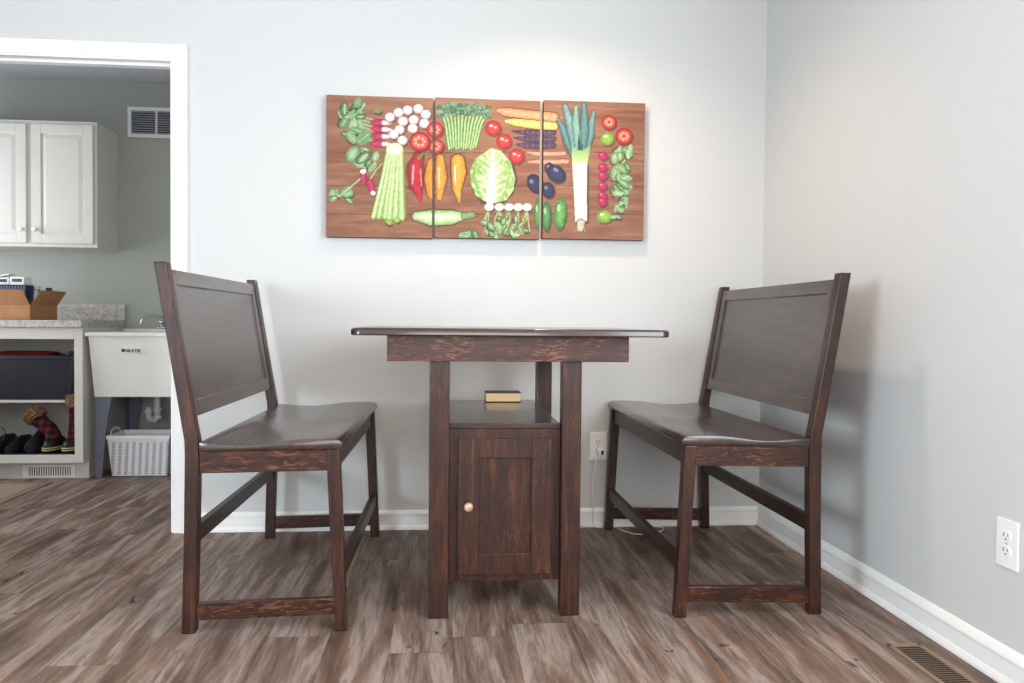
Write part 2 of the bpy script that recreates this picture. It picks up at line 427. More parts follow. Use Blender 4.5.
def copy_tree(o, parent=None):
    c = o.copy(); C.objects.link(c); c.parent = parent
    for ch in [x for x in D.objects if x.parent == o]: copy_tree(ch, c)
    return c
def yaw_place(o, near, far, flip=False):
    """put local (0,0) at near; local +y towards far"""
    a = math.atan2(far[0] - near[0], far[1] - near[1]); o.location = (near[0], near[1], 0); o.rotation_euler = (0, 0, -a)
bL = make_bench()
bL['label'] = 'dark wooden bench left of the table, beside the white doorway'
bR = copy_tree(bL)
bR['label'] = 'dark wooden bench right of the table, in the corner by the right wall'
for b_ in (bL, bR): b_['group'] = 'pair of dining benches facing the table'
yaw_place(bL, (-2.230, -1.146), (-2.216, -.083))
# the right bench is the same bench turned half round: its local origin is its far back heel
ang = math.atan2(-.2555 + .2510, -1.114 + .05)
bR.location = (-.2545, -.030, 0); bR.rotation_euler = (0, 0, PI + .005); bR.scale = (1, 1.02, 1)

# ------------------------------------------------------------------ table
tb = thing('pub_table', 'tall square dark wooden table with a cabinet in its base, standing between the two benches', 'table', (-1.2665, -.7045, 0))
def T_(x): return x
ox, oy = -1.2665, -.7045
def tbx(x0, x1, y0, y1, z0, z1, bev=0, bm=None): return box(x0 - ox, x1 - ox, y0 - oy, y1 - oy, z0, z1, bev, bm)
# top with rounded corners
def rrect(x0, x1, y0, y1, r_, n=8):
    pts = []
    for cx, cy, a in ((x1 - r_, y1 - r_, 0), (x0 + r_, y1 - r_, 90), (x0 + r_, y0 + r_, 180), (x1 - r_, y0 + r_, 270)):
        for i in range(n + 1):
            q = math.radians(a + 90 * i / n); pts.append((cx + r_ * math.cos(q), cy + r_ * math.sin(q)))
    return pts
pts = [(a - ox, b_ - oy) for a, b_ in rrect(-1.738, -.777, -1.187, -.232, .035)]
b = bmesh.new(); rings = []
for z, ins in ((.8855, .003), (.8885, 0), (.9015, 0), (.9050, .0015), (.9075, .005)):
    ring = []
    for (a, c) in pts:
        s = lambda v, h: v - math.copysign(ins, v)
        ring.append(b.verts.new((s(a, 0), s(c, 0), z)))
    rings.append(ring)
for q, q2 in zip(rings, rings[1:]):
    for i in range(len(q)): b.faces.new((q[i], q[(i+1) % len(q)], q2[(i+1) % len(q)], q2[i]))
b.faces.new(rings[0]); b.faces.new(rings[-1])
obj('tabletop', b, WT, tb, True)
AX0, AX1, AY0, AY1 = -1.636, -.886, -1.097, -.312
obj('apron', tbx(AX0, AX1, AY0, AY0 + .022, .806, .8855, .0015), WA, tb)
obj('apron', tbx(AX0, AX1, AY1 - .022, AY1, .806, .8855, .0015), WA, tb)
obj('apron', tbx(AX0 + .004, AX0 + .026, AY0 + .022, AY1 - .022, .806, .8855, .0015), WY, tb)
obj('apron', tbx(AX1 - .026, AX1 - .004, AY0 + .022, AY1 - .022, .806, .8855, .0015), WY, tb)
LXs = ((-1.507, -1.444), (-1.091, -1.030))
for x0, x1 in LXs:
    obj('leg', tbx(x0, x1, -1.074, -1.014, 0, .885, .004), WZ, tb)
    obj('leg', tbx(x0, x1, -.395, -.335, 0, .885, .004), WZ, tb)
# shelf board over the cabinet
obj('shelf', tbx(-1.4435, -1.0915, -1.040, -.296, .5905, .608, .0025), WT, tb)
# cabinet carcass: sides, back, bottom, face frame
CX0, CX1, CY0, CY1, CZ0, CZ1 = -1.4435, -1.0915, -1.036, -.345, .105, .5905
cb = tbx(CX0, CX0 + .018, CY0 + .02, CY1, CZ0, CZ1)
tbx(CX1 - .018, CX1, CY0 + .02, CY1, CZ0, CZ1, 0, cb); tbx(CX0 + .018, CX1 - .018, CY1 - .012, CY1, CZ0, CZ1, 0, cb)
tbx(CX0 + .018, CX1 - .018, CY0 + .02, CY1 - .012, CZ0, CZ0 + .018, 0, cb)
cab = obj('cabinet', cb, WZ, tb)
ff = frame(CX0 - ox, CX1 - ox, CZ0, CZ1, CY0 - oy, CY0 + .02 - oy, .032, .036, .032, .034, .001)
obj('face_frame', ff, WZ, cab)
DX0, DX1, DZ0, DZ1 = -1.415, -1.1215, .131, .561
dr = obj('door', frame(DX0 - ox, DX1 - ox, DZ0, DZ1, CY0 - .021 - oy, CY0 - .001 - oy, .066, .062, .067, .061, .0018), WZ, tb)
obj('door_panel', tbx(DX0 + .062, DX1 - .058, CY0 - .008, CY0 - .002, DZ0 + .063, DZ1 - .057), WZ, dr)
kb = lathe([(.0001, 0), (.006, 0), (.0055, .008), (.010, .012), (.0145, .018), (.0148, .023), (.012, .028), (.006, .0305), (.0001, .031)], 20, None,
           Matrix.Translation((-1.3835 - ox, CY0 - .0205 - oy, .351)) @ Matrix.Rotation(PI/2, 4, 'X'))
kk = obj('knob', kb, M_knob, dr, True); kk['label'] = 'round copper-coloured knob'

# book on the shelf
bk = thing('book', 'small thick dark-covered book with gilt page edges lying on the table shelf', 'book', (-1.224, -.40, .6085))
b = box(-.0705, .0705, 0, .100, 0, .003, .001); box(-.0705, .0705, 0, .100, .035, .038, .001, b); box(-.0705, .0705, .097, .1005, .001, .037, .001, b)
obj('cover', b, M_book, bk)
obj('pages', box(-.068, .066, .003, .0965, .003, .035), M_pages, bk)

# ------------------------------------------------------------------ triptych
# colour of the print, painted per point of a fine grid; (u, v) in a flat picture space
rng = np.random.default_rng(3)
def vnoise(x, y, seed):
    """smooth value noise on arrays"""
    xi, yi = np.floor(x).astype(int), np.floor(y).astype(int); fx, fy = x - xi, y - yi
    fx = fx*fx*(3-2*fx); fy = fy*fy*(3-2*fy)
    def h(a, b_):
        n = (a * 374761393 + b_ * 668265263 + seed * 974634777) & 0x7fffffff
        n = ((n ^ (n >> 13)) * 1274126177) & 0x7fffffff
        return ((n ^ (n >> 16)) & 0xffff) / 65535.
    return (h(xi, yi)*(1-fx) + h(xi+1, yi)*fx)*(1-fy) + (h(xi, yi+1)*(1-fx) + h(xi+1, yi+1)*fx)*fy
def hx(c): return np.array([int(c[i:i+2], 16) / 255 for i in (0, 2, 4)])
def paint_print(u, v):
    n1 = vnoise(u*.03, v*.35, 1); n2 = vnoise(u*.12, v*1.6, 2); n3 = vnoise(u*.05, v*.06, 5)
    col = hx('7a4630')[None]*(1-n1[:, None]) + hx('a9714f')[None]*n1[:, None]
    col = col*(1 - .25*n2[:, None]*n1[:, None]) + .05*n3[:, None]
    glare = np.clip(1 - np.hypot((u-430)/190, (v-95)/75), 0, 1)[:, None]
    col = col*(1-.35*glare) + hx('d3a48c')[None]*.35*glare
    for s in (152.5, 186, 214): col = np.where((np.abs(v - s - .8*np.sin(u*.02)) < .45)[:, None], col*.72, col)
    def put(mask, c):
        nonlocal col
        col = np.where(mask[:, None], c, col)
    def ell(cx, cy, rx, ry, c, c2=None, rot=0, hl=True, sh=True):
        a = math.radians(rot); x = (u-cx)*math.cos(a) + (v-cy)*math.sin(a); y = -(u-cx)*math.sin(a) + (v-cy)*math.cos(a)
        q = (x/rx)**2 + (y/ry)**2
        if sh:
            x2, y2 = x - 1.2, y - 1.6; q2 = (x2/rx)**2 + (y2/ry)**2
            nonlocal_dark(q2 < 1.0)
        cc = hx(c)[None]*np.ones((len(u), 1))
        if c2: 
            k = np.clip(q, 0, 1)[:, None]; cc = hx(c2)[None]*(1-k) + hx(c)[None]*k
        cc = cc*(.92 + .16*vnoise(u*.6, v*.6, int(cx))[:, None])
        put(q < 1, cc)
        if hl: 
            qh = ((x + rx*.3)/(rx*.28))**2 + ((y + ry*.35)/(ry*.22))**2; put(qh < 1, np.clip(cc + .3, 0, 1))
    def nonlocal_dark(mask):
        nonlocal col
        col = np.where(mask[:, None], col*.62, col)
    def line(pts, ws, c, c2=None, sh=True):
        """tapering stroke"""
        best = np.full(len(u), 9.); side = np.zeros(len(u))
        for (x0, y0), (x1, y1), w0, w1 in zip(pts, pts[1:], ws, ws[1:]):
            dx, dy = x1-x0, y1-y0; L2 = dx*dx+dy*dy + 1e-9
            t = np.clip(((u-x0)*dx + (v-y0)*dy)/L2, 0, 1)
            dd = np.hypot(u-x0-t*dx, v-y0-t*dy)/(w0 + (w1-w0)*t)
            best = np.minimum(best, dd)
        if sh: nonlocal_dark(best < 1.25)
        k = np.clip(best, 0, 1)[:, None]**2
        cc = (hx(c2 or c)[None]*(1-k) + hx(c)[None]*k)*(.9 + .2*vnoise(u*.5, v*.5, int(pts[0][0]))[:, None])
        put(best < 1, cc)
    def leaves(x0, x1, y0, y1, n, seed, size=4.5, cols=('3f7a35', '6ea04e', '2f5f2c', '86b066')):
        rr = random.Random(seed)
        for i in range(n):
            cx, cy = rr.uniform(x0, x1), rr.uniform(y0, y1); s = size*rr.uniform(.7, 1.3)
            ell(cx, cy, s, s*.5, cols[i % len(cols)], cols[(i+1) % len(cols)], rr.uniform(0, 180), False)
    def poly(pts):
        m_ = np.zeros(len(u), bool); n = len(pts)
        for i in range(n):
            (ax, ay), (bx, by) = pts[i], pts[(i+1) % n]
            if ay == by: continue
            m_ ^= ((ay > v) != (by > v)) & (u < (bx-ax)*(v-ay)/(by-ay) + ax)
        return m_
    def leafy(x0, x1, y0, y1, n, seed, size=6):
        """loose crumpled leaves: pale stems, mid green blades with a light midrib"""
        rr = random.Random(seed)
        for i in range(n):
            cx, cy = rr.uniform(x0, x1), rr.uniform(y0, y1); s_ = size*rr.uniform(.55, 1.25); a = rr.uniform(0, 180)
            c = rr.choice(('3f6a38', '55864a', '76a268', '93b884', '2c5230', '658f55'))
            ell(cx, cy, s_, s_*rr.uniform(.4, .7), c, rr.choice(('8fb37c', 'a9c797', '6f9c5c')), a, False, i % 2 == 0)
            dx, dy = math.cos(math.radians(a))*s_*.7, math.sin(math.radians(a))*s_*.7
            line([(cx-dx, cy-dy), (cx+dx, cy+dy)], [.35, .3], 'b9d2a4', sh=False)
    # ---- left canvas
    for k in range(7): line([(346+2.5*k, 112+4*k), (372, 121+3.6*k)], [.7, .6], 'a8c48a', sh=False)
    leafy(340, 362, 107, 118, 9, 1, 6); leafy(343, 364, 122, 139, 11, 31, 7); ell(357, 104, 4, 5.5, '5d8f55', '86ad78', 20, False); leafy(350, 366, 146, 163, 7, 2, 7)
    leafy(364, 380, 156, 172, 5, 3, 5); ell(376, 111.5, 4.2, 3, '6a7a45', '8c9a60', 10, False)
    leafy(331, 350, 190, 203, 9, 4, 5.5); line([(340, 196), (352, 186), (363, 176)], [.8, .8, .6], 'a3c080', sh=False); line([(368, 182), (374, 172), (381, 164)], [.6, .7, .5], 'a3c080', sh=False)
    for y in (123.5, 130, 137, 144.5):
        line([(371.5, y-.5), (376, y), (382, y), (388, y+.3)], [1.8, 3.0, 2.7, .9], 'a0103f', 'd42c62'); line([(382.5, y+.1), (386, y+.2), (391, y+.5)], [2.4, 2.0, .4], 'e9a9bd', 'fbeef0', sh=False)
    line([(362, 172), (363, 178), (362, 186)], [2.9, 2.6, .8], 'a0103f', 'd42c62'); ell(362.3, 172, 3, 2.4, 'f4e0e4', 'ffffff', 0, False, False)
    line([(369, 183), (371, 190), (373, 195)], [3.2, 2.8, 1.4], 'a0103f', 'd42c62'); ell(372.3, 193.5, 2.5, 2.1, 'f4e0e4', 'ffffff', 20, False, False); line([(373, 196), (376, 199)], [.6, .3], 'c04a70', sh=False)
    for (x, y) in ((388.5, 118), (397, 113.5), (406, 111), (416.5, 109.5), (424, 115), (401.5, 122), (412, 120.5), (422.5, 124), (398, 130.5), (411, 129), (392.5, 135), (401, 141)):
        ell(x, y, 5.1, 4.9, 'c39a98', 'c9a3a0', 0, False); ell(x - .2, y - .4, 4.3, 4.0, 'eeded8', 'fbf7f2', 0, False, False)
    for (x, y, r_) in ((433, 130, 8.5), (434, 146.5, 8), (418, 142, 10.5)):
        ell(x, y, r_, r_*.9, 'a01218', 'c8242a'); ell(x, y, r_*.78, r_*.68, 'e05848', 'd83c34', 0, False, False)
        for a in range(7): ell(x + r_*.42*math.cos(a*.9), y + r_*.38*math.sin(a*.9), r_*.15, r_*.13, 'f6c0a4', 'f2a88c', a*50, False, False)
    stalk = [(387.5, 372.5, 2.0), (390, 378, 2.3), (392.5, 384, 2.4), (394.5, 388, 2.6), (397, 394, 2.6), (399.3, 400.5, 2.6)]
    m_ = poly([(385, 150), (402, 150), (405, 217), (371, 217)]); put(m_, hx('6f9c3e')[None])
    for xt, xb, w_ in stalk: line([(xt, 148), ((xt*.6+xb*.4), 180), (xb, 217 + (xb % 3))], [2.2, w_, w_*1.15], '7fb04a', 'c6df92', sh=(xt < 388))
    for xt, xb, w_ in stalk: line([(xt + .3, 152), (xb + .4, 214)], [.45, .5], 'e4f0c4', sh=False)
    ell(393.3, 150, 8.2, 6.4, 'd5e6ae', 'f3f6e2', 0, False, False); ell(388, 222, 4, 3, '6f9c3e', '9cc25c', 30, False); ell(396, 220, 3, 3, '7fae45', 'a5c968', 0, False)
    line([(417, 158), (414, 168), (414.5, 185), (419.5, 201)], [5.2, 7.4, 6.4, 1.2], '8a0c1c', 'cc1c2c'); line([(412, 166), (411, 184)], [.9, .7], 'f6b0a8', sh=False); line([(419, 170), (420, 186)], [.8, .5], 'e88078', sh=False); line([(421, 154), (417, 159)], [1, 1.6], '5d8a36')
    line([(430, 163), (428.5, 178), (430, 193), (432, 200)], [4.2, 5.6, 4.6, 1.5], 'cf6a14', 'f0952e'); line([(438.5, 158), (439.5, 178), (438, 198)], [3.6, 5.8, 2.6], 'cf6a14', 'f49e36'); line([(437, 168), (437.5, 188)], [.9, .6], 'fbd59c', sh=False)
    line([(415.5, 216.5), (430, 218), (450, 217.5), (463, 216)], [4.4, 7.6, 7.0, 3.2], '7fb05c', 'cfe2a8'); line([(420, 216.5), (452, 216.5)], [2.4, 2.2], 'd9e9b8', 'eaf3d2', sh=False); line([(463, 216), (471, 215)], [3.2, 3.0], '5f9044', '86b266')
    # ---- middle canvas
    for k in range(12):
        xt = 439 + k*4.3; xb = 447.5 + k*2.35; line([(xt, 110), (xb*.55+xt*.45, 124), (xb, 149 - (k % 3))], [1.2, 1.35, 1.5], '4f7d3a', 'b4d48c')
    rr = random.Random(5)
    for k in range(120):
        q = rr.random(); ell(437 + q*51, 104 + rr.random()*11 + (3 if q < .15 or q > .85 else 0), rr.uniform(1.4, 3.2), rr.uniform(1.3, 2.6), rr.choice(('2f5238', '456b4c', '5f8766', '7c9f80')), rr.choice(('4f7a55', '86a98a')), 0, False, False)
    for (x, y) in ((491, 128), (502, 141), (514.6, 156)):
        ell(x, y, 8, 7.6, '9c1018', 'd9342e'); ell(x, y, 5.6, 5.2, 'cc2c2a', 'dc4038', 0, False, False); ell(x - 2, y - 2.2, 1.8, 1.1, 'ffe0d8', None, 20, False, False); ell(x + 2.4, y - .5, 1.2, 1.0, 'f8c8bc', None, 0, False, False)
    line([(456.5, 150), (456.5, 158)], [.9, 1.4], '7b9448'); line([(456, 161), (457, 172), (455.5, 188), (458, 202)], [6.4, 7.2, 4.6, .8], 'cc7a12', 'f2ab38'); line([(453.5, 166), (453.5, 184)], [1, .6], 'ffe3a8', sh=False)
    m_ = poly([(489, 148), (499, 151), (509, 162), (513.5, 178), (512, 190), (505, 200), (494, 203), (483, 201), (474, 195), (469.5, 184), (468.5, 170), (474, 158), (482, 153)])
    nv = vnoise(u*.55, v*.55, 41)*.5 + vnoise(u*.25, v*.22, 42)*.5
    k_ = np.clip((nv - .3)*2.2, 0, 1)[:, None]
    cab_ = hx('7fae50')[None]*(1-k_) + hx('d6e8a8')[None]*k_
    ce = np.clip(1 - np.abs(u - 492)/13, 0, 1)[:, None]*.6; cab_ = cab_*(1-ce) + hx('e6f0c6')[None]*ce
    nonlocal_dark(poly([(490, 152), (502, 155), (513, 165), (516, 180), (512, 195), (500, 205), (480, 204), (470, 190)])); put(m_, cab_)
    line([(474, 160), (472, 178), (480, 198)], [.8, 1.2, 1], '5f9040', '8dbb5e', sh=False); line([(505, 160), (508, 176), (502, 196)], [.8, 1.2, 1], '6a9a48', '9ac468', sh=False)
    line([(491, 151), (490, 172), (489, 200)], [1.5, 2.6, 4.6], 'dfecc4', 'fbfdf2', sh=False)
    for k in range(6):
        yy = 160 + k*6.5; line([(490, yy + 6), (480 - k*.6, yy - 3)], [.7, .3], 'f0f6dc', sh=False); line([(491, yy + 6), (501 + k*.6, yy - 3)], [.7, .3], 'f0f6dc', sh=False)
    line([(496, 110.5), (504, 112), (525, 114.5), (552, 117)], [1.8, 4.2, 4.4, 4.6], 'cc7c44', 'eaa878'); line([(504, 121), (512, 122), (530, 124), (552, 126)], [1.6, 3.6, 4.2, 4.0], 'cca83c', 'f2d678')
    for y, x in ((131, 510), (137.5, 512), (144, 514)):
        line([(x, y), (524, y+1.5), (540, y+1.8), (552, y+1.2)], [.7, 2.6, 2.8, 2.5], '2c1830', '54385c')
        for q in range(6): line([(520 + q*5.5, y - .5), (520.6 + q*5.5, y + 3.2)], [.3, .3], '7a5a80', sh=False)
    line([(526, 152), (535, 153.5), (550, 153.5), (563, 153)], [.8, 2.0, 2.1, 2.0], 'c87454', 'eaa68a'); line([(527, 161.5), (538, 161.5), (552, 161.5), (566, 161)], [.8, 2.2, 2.4, 2.1], 'c87454', 'eaa68a')
    ell(548, 168, 5, 6, '14142a', '2c2c50', 0); ell(547, 190, 6.5, 8.5, '14142a', '2c2c50', -10); ell(533.5, 183.5, 7.6, 10.4, '14142a', '2c2c50', -25)
    rr = random.Random(9)
    for x in (487.7, 498, 507.6, 517, 526):
        for j in range(3): line([(x, 208), (x + rr.uniform(-5, 4), 220), (x + rr.uniform(-13, 9), 233)], [.6, .6, .5], '9cc172', sh=False)
    leafy(461, 476, 231, 237, 5, 11, 4.5); leafy(482, 530, 222, 237, 20, 12, 4.6); leafy(495, 520, 216, 228, 7, 13, 3.6)
    for x in (487.7, 498, 507.6, 517, 526): ell(x, 207, 4.8, 3.9, 'cfc6b4', 'ffffff', 0, False)
    # ---- right canvas
    ell(537, 214, 4, 16, '2c602c', '5f9c4c', 0); ell(545.5, 216, 4.6, 15.5, '24582a', '5a9a4a', 0); ell(559.5, 213.5, 6.2, 16.6, '2f6c2c', '68ac50', 4)
    for q in range(9): ell(557 + (q % 3)*2.4, 201 + q*3, .6, .5, '93c47c', None, 0, False, False)
    ell(555.5, 173.5, 10.5, 8, '14142a', '30305a', 35)
    line([(578, 160), (568, 140), (556, 118)], [5.2, 6.0, 1.0], '2f5f62', '5f8f94'); line([(579, 158), (588, 135), (592.5, 111)], [5.2, 5.0, 1.4], '3a6a66', '6f9f9c')
    line([(578, 158), (571, 130), (563.5, 106)], [4.6, 5.4, 2.6], '3f7072', '7aa6a4'); line([(579, 158), (583, 130), (582.5, 104)], [4.6, 4.6, 2.4], '2f605c', '5f908a')
    line([(577.5, 146), (574, 122), (574.5, 106)], [3.6, 3.6, 1.8], '4f8478', '86b4a4'); line([(579, 150), (577.5, 134)], [2.6, .5], '1f4a48', sh=False)
    k_ = np.clip((v - 143)/20, 0, 1)[:, None]; m_ = poly([(570, 143), (577, 150), (582, 150), (590, 143), (586.5, 163), (571, 163)])
    put(m_, hx('6f9f6c')[None]*(1-k_) + hx('cfe08c')[None]*k_)
    m_ = poly([(571, 162), (586.5, 162), (586.2, 190), (587, 221), (575, 222), (573, 190)]); k_ = np.clip(np.abs(u - 579.5)/9, 0, 1)[:, None]**2
    nonlocal_dark(poly([(572, 165), (588.6, 165), (588.5, 190), (589, 224), (576, 224)])); put(m_, hx('fbfbf4')[None]*(1-k_) + hx('c6c8b0')[None]*k_)
    line([(580.5, 223), (580, 228)], [4.2, 3.4], 'a3957e', 'd9cdb4')
    for q in range(7): line([(578 + q*.9, 224), (575.5 + q*1.5, 231)], [.3, .2], 'c9bca4', sh=False)
    for (x, y, r_) in ((608, 121.5, 7.8), (623.5, 135.4, 8.8)):
        ell(x, y, r_, r_*.95, '981018', 'c4242a', 0, False); ell(x, y, r_*.74, r_*.68, 'e0583c', 'd43a34', 0, False, False)
        for a in range(7): ell(x + r_*.4*math.cos(a*.9), y + r_*.36*math.sin(a*.9), r_*.14, r_*.12, 'f8c8a8', None, 0, False, False)
    ell(606.5, 138, 7, 6.7, '5f8a24', '9cc048'); ell(604.5, 216.4, 8.2, 6.6, '5f8a24', 'a0c44c')
    leafy(611, 630, 148, 162, 10, 21, 6); leafy(611, 631, 164, 180, 12, 24, 6.2); leafy(611, 628, 182, 198, 11, 22, 5.6); leafy(614, 629, 198, 209, 8, 25, 5); leafy(613, 618, 208, 217, 3, 23, 4)
    for y in (155.5, 167, 175.5, 185.7, 195.5, 201.5):
        line([(603, y), (612, y - 1)], [.7, .5], 'b04a70', sh=False); ell(602.3, y, 4.9, 4.5, '8a0c3a', 'c8245c')
    return np.clip(col, 0, 1)
def print_mat():
    t = NT('canvas_print', .5, spec=.35)
    a = t.n('ShaderNodeAttribute', attribute_name='print'); t.color(a.outputs['Color'])
    t.bump(t.noise(t.coord(), 900, 1), .15, .0005); return t.m
M_print = print_mat(); M_wrap = simple('canvas_edge', '4a2a1e', .7, var=.15, scale=30)
panels = [(-1.975, -1.5165, 1.2905, 1.9015, 'left'), (-1.5065, -1.0445, 1.2950, 1.9060, 'middle'), (-1.0295, -.5715, 1.3000, 1.9110, 'right')]
lab = {'left': 'left canvas of the vegetable triptych, showing celery, radishes and a red pepper',
       'middle': 'middle canvas of the vegetable triptych, showing a cabbage, broccolini and a yellow pepper',
       'right': 'right canvas of the vegetable triptych, showing a leek and red radishes'}
Rn = np.array(R3); cpos = np.array([-1.46737, -3.50941, .93])
for (x0, x1, z0, z1, nm) in panels:
    t = thing('canvas_picture', lab[nm], 'picture', ((x0+x1)/2, -.002, z0), 0, 'vegetable canvas triptych')
    w2, h = (x1-x0)/2, z1-z0
    obj('stretched_canvas', box(-w2, w2, -.036, 0, 0, h, .002), M_wrap, t)
    nx, nz = 190, 250
    gx = np.linspace(-w2 + .0008, w2 - .0008, nx); gz = np.linspace(.0008, h - .0008, nz)
    X, Z = np.meshgrid(gx, gz)
    # picture space: linear map of the flat triptych (three panels and gaps) to a 319 x 141 sheet
    s = ((X + (x0+x1)/2) - (-1.975)) / (1.4035); tt = (1.9015 + .0095*s - (Z + z0)) / .611
    U = 326 + 319*(s + .010*s*(1-s)); V = 96 + 6.3*s + tt*(141 - 3.2*s)
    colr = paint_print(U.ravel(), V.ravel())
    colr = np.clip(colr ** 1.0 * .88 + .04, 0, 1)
    me = D.meshes.new('printed_face')
    vs = np.stack([X.ravel(), np.full(X.size, -.0364), Z.ravel()], 1)
    idx = np.arange(nx*nz).reshape(nz, nx)
    fc = np.stack([idx[:-1, :-1].ravel(), idx[:-1, 1:].ravel(), idx[1:, 1:].ravel(), idx[1:, :-1].ravel()], 1)
    me.from_pydata(vs.tolist(), [], fc.tolist())
    ca = me.color_attributes.new('print', 'FLOAT_COLOR', 'POINT')
    cl = np.where(colr <= .04045, colr/12.92, ((colr + .055)/1.055)**2.4)
    ca.data.foreach_set('color', np.concatenate([cl, np.ones((len(cl), 1))], 1).astype(np.float32).ravel())
    me.materials.append(M_print)
    po = D.objects.new('printed_face', me); C.objects.link(po); po.parent = t

# ------------------------------------------------------------------ outlets
def outlet(loc, rotz, label, plug=False):
    """plate in the local xz plane facing -y"""
    t = thing('wall_outlet', label, 'outlet', loc, rotz)
    w_, h = .079, .127
    obj('cover_plate', box(-w_/2, w_/2, -.006, 0, 0, h, .0025), M_plate, t)
    for zc in (.044, .083):
        ro = obj('receptacle', prism([(math.cos(a)*.017*(1 if abs(math.cos(a)) < .95 else 1), zc + max(-.0125, min(.0125, math.sin(a)*.017))) for a in [2*PI*i/28 for i in range(28)]], -.0085, -.005, 'xz'), M_plate, t)
        b = box(-.0085, -.0060, -.0090, -.0083, zc - .001, zc + .008); box(.0055, .0075, -.0090, -.0083, zc, zc + .007, 0, b)
        lathe([(.0001, 0), (.0024, 0), (.0024, .0007), (.0001, .0007)], 10, b, Matrix.Translation((0, -.0083, zc - .007)) @ Matrix.Rotation(PI/2, 4, 'X'))
        obj('slots', b, M_dark, ro)
    lathe_b = lathe([(.0001, 0), (.003, 0), (.0025, .0012), (.0001, .0013)], 12, None, Matrix.Translation((0, -.0058, .0635)) @ Matrix.Rotation(PI/2, 4, 'X'))
    obj('screw', lathe_b, M_louv, t)
    return t
outlet((-.761, -.0005, .304), 0, 'white wall outlet on the back wall, behind the front leg of the right bench')
outlet((-.0005, -1.608, .302), -PI/2, 'white wall outlet on the right wall above the baseboard')
# white charger plugged in, with cord down to and along the floor
ch = thing('charger_cord', 'white plug with thin white cord trailing over the floor under the right bench', 'cord', (-.785, -.010, .3))
def loc_(P): return [(a + .785, b_ + .010, c - .3) for a, b_, c in P]
obj('plug', box(.018, .044, -.030, -.001, .030, .056, .004), M_plate, ch)
obj('indicator', box(.032, .043, -.0315, -.0295, .034, .053), M_dark, ch)
path = [(-.760, -.038, .331), (-.778, -.042, .30), (-.790, -.036, .22), (-.786, -.032, .12), (-.782, -.028, .03), (-.768, -.0235, .003), (-.73, -.0225, .003), (-.690, -.0235, .003), (-.659, -.095, .003), (-.629, -.143, .003), (-.59, -.155, .003), (-.55, -.147, .003), (-.50, -.115, .003), (-.468, -.066, .003), (-.478, -.034, .003), (-.53, -.030, .004)]
obj('cable', tube(loc_(path), .0022, 8), M_plate, ch, True)

# floor register by the right wall
rg = thing('floor_register', 'tan louvered floor register set in the planks beside the right baseboard', 'vent', (-.128, -1.53, 0))
w2, l2 = .050, .17
b = box(-w2, -w2 + .012, -l2, l2, .0005, .006, .0015); box(w2 - .012, w2, -l2, l2, .0005, .006, .0015, b)
box(-w2, w2, -l2, -l2 + .014, .0005, .006, .0015, b); box(-w2, w2, l2 - .014, l2, .0005, .006, .0015, b)
obj('frame', b, M_reg, rg)
obj('duct', box(-w2 + .01, w2 - .01, -l2 + .012, l2 - .012, .0004, .0012), M_dark, rg)
for k in range(26):
    y = -l2 + .020 + k * (2*l2 - .040) / 25
    q = box(-w2 + .012, w2 - .012, -.0036, .0036, 0, .0010); 
    obj('louver', add(None, q, Matrix.Translation((0, y, .0032)) @ Matrix.Rotation(-.30, 4, 'X')), M_reg, rg)

# ------------------------------------------------------------------ laundry room
def raised_door(parent, x0, x1, z0, z1, yf, knob_x=None, knob_z=None):
    """raised panel door, front face at y = yf"""
    st = .055
    d_ = obj('door', frame(x0, x1, z0, z1, yf, yf + .019, st, st, st, st, .002), M_cab, parent)
    b = bmesh.new(); rings = []
    for ins, y in ((0, yf + .010), (.006, yf + .010), (.030, yf + .003), (.034, yf + .003)):
        rings.append([b.verts.new((x, y, z)) for x, z in ((x0+st+ins-.002, z0+st+ins-.002), (x1-st-ins+.002, z0+st+ins-.002), (x1-st-ins+.002, z1-st-ins+.002), (x0+st+ins-.002, z1-st-ins+.002))])
    for a, c in zip(rings, rings[1:]):
        for i in range(4): b.faces.new((a[i], a[(i+1) % 4], c[(i+1) % 4], c[i]))
    b.faces.new(rings[-1])
    bk_ = [b.verts.new((v.co.x, yf + .016, v.co.z)) for v in rings[0]]
    for i in range(4): b.faces.new((bk_[i], bk_[(i+1) % 4], rings[0][(i+1) % 4], rings[0][i]))
    b.faces.new(bk_)
    obj('raised_panel', b, M_cab, d_)
    if knob_x is not None:
        obj('knob', lathe([(.0001, 0), (.008, 0), (.006, .010), (.012, .016), (.016, .022), (.013, .028), (.0001, .030)], 18, None,
            Matrix.Translation((knob_x, yf, knob_z)) @ Matrix.Rotation(PI/2, 4, 'X')), M_knobw, d_, True)
    return d_
UX1 = -3.545; UY = 1.46
uc = thing('wall_cabinet', 'cream wall cabinet with two raised-panel doors hung above the laundry counter', 'cabinet', (UX1, UY, 1.352))
LL = -.86      # cabinet width
b = box(LL, 0, 0, LB - UY - .001, 0, .752, .0015)
obj('cabinet_box', b, M_cab, uc)
b = frame(LL, 0, 0, .752, -.019, 0, .035, .025, .025, .03, .001); box(-.405, -.362, -.019, 0, .025, .722, .001, b)
obj('face_frame', b, M_cab, uc)
raised_door(uc, -.370, -.018, .020, .728, -.038, -.346, .100)
raised_door(uc, -.760, -.400, .020, .728, -.038, -.424, .100)

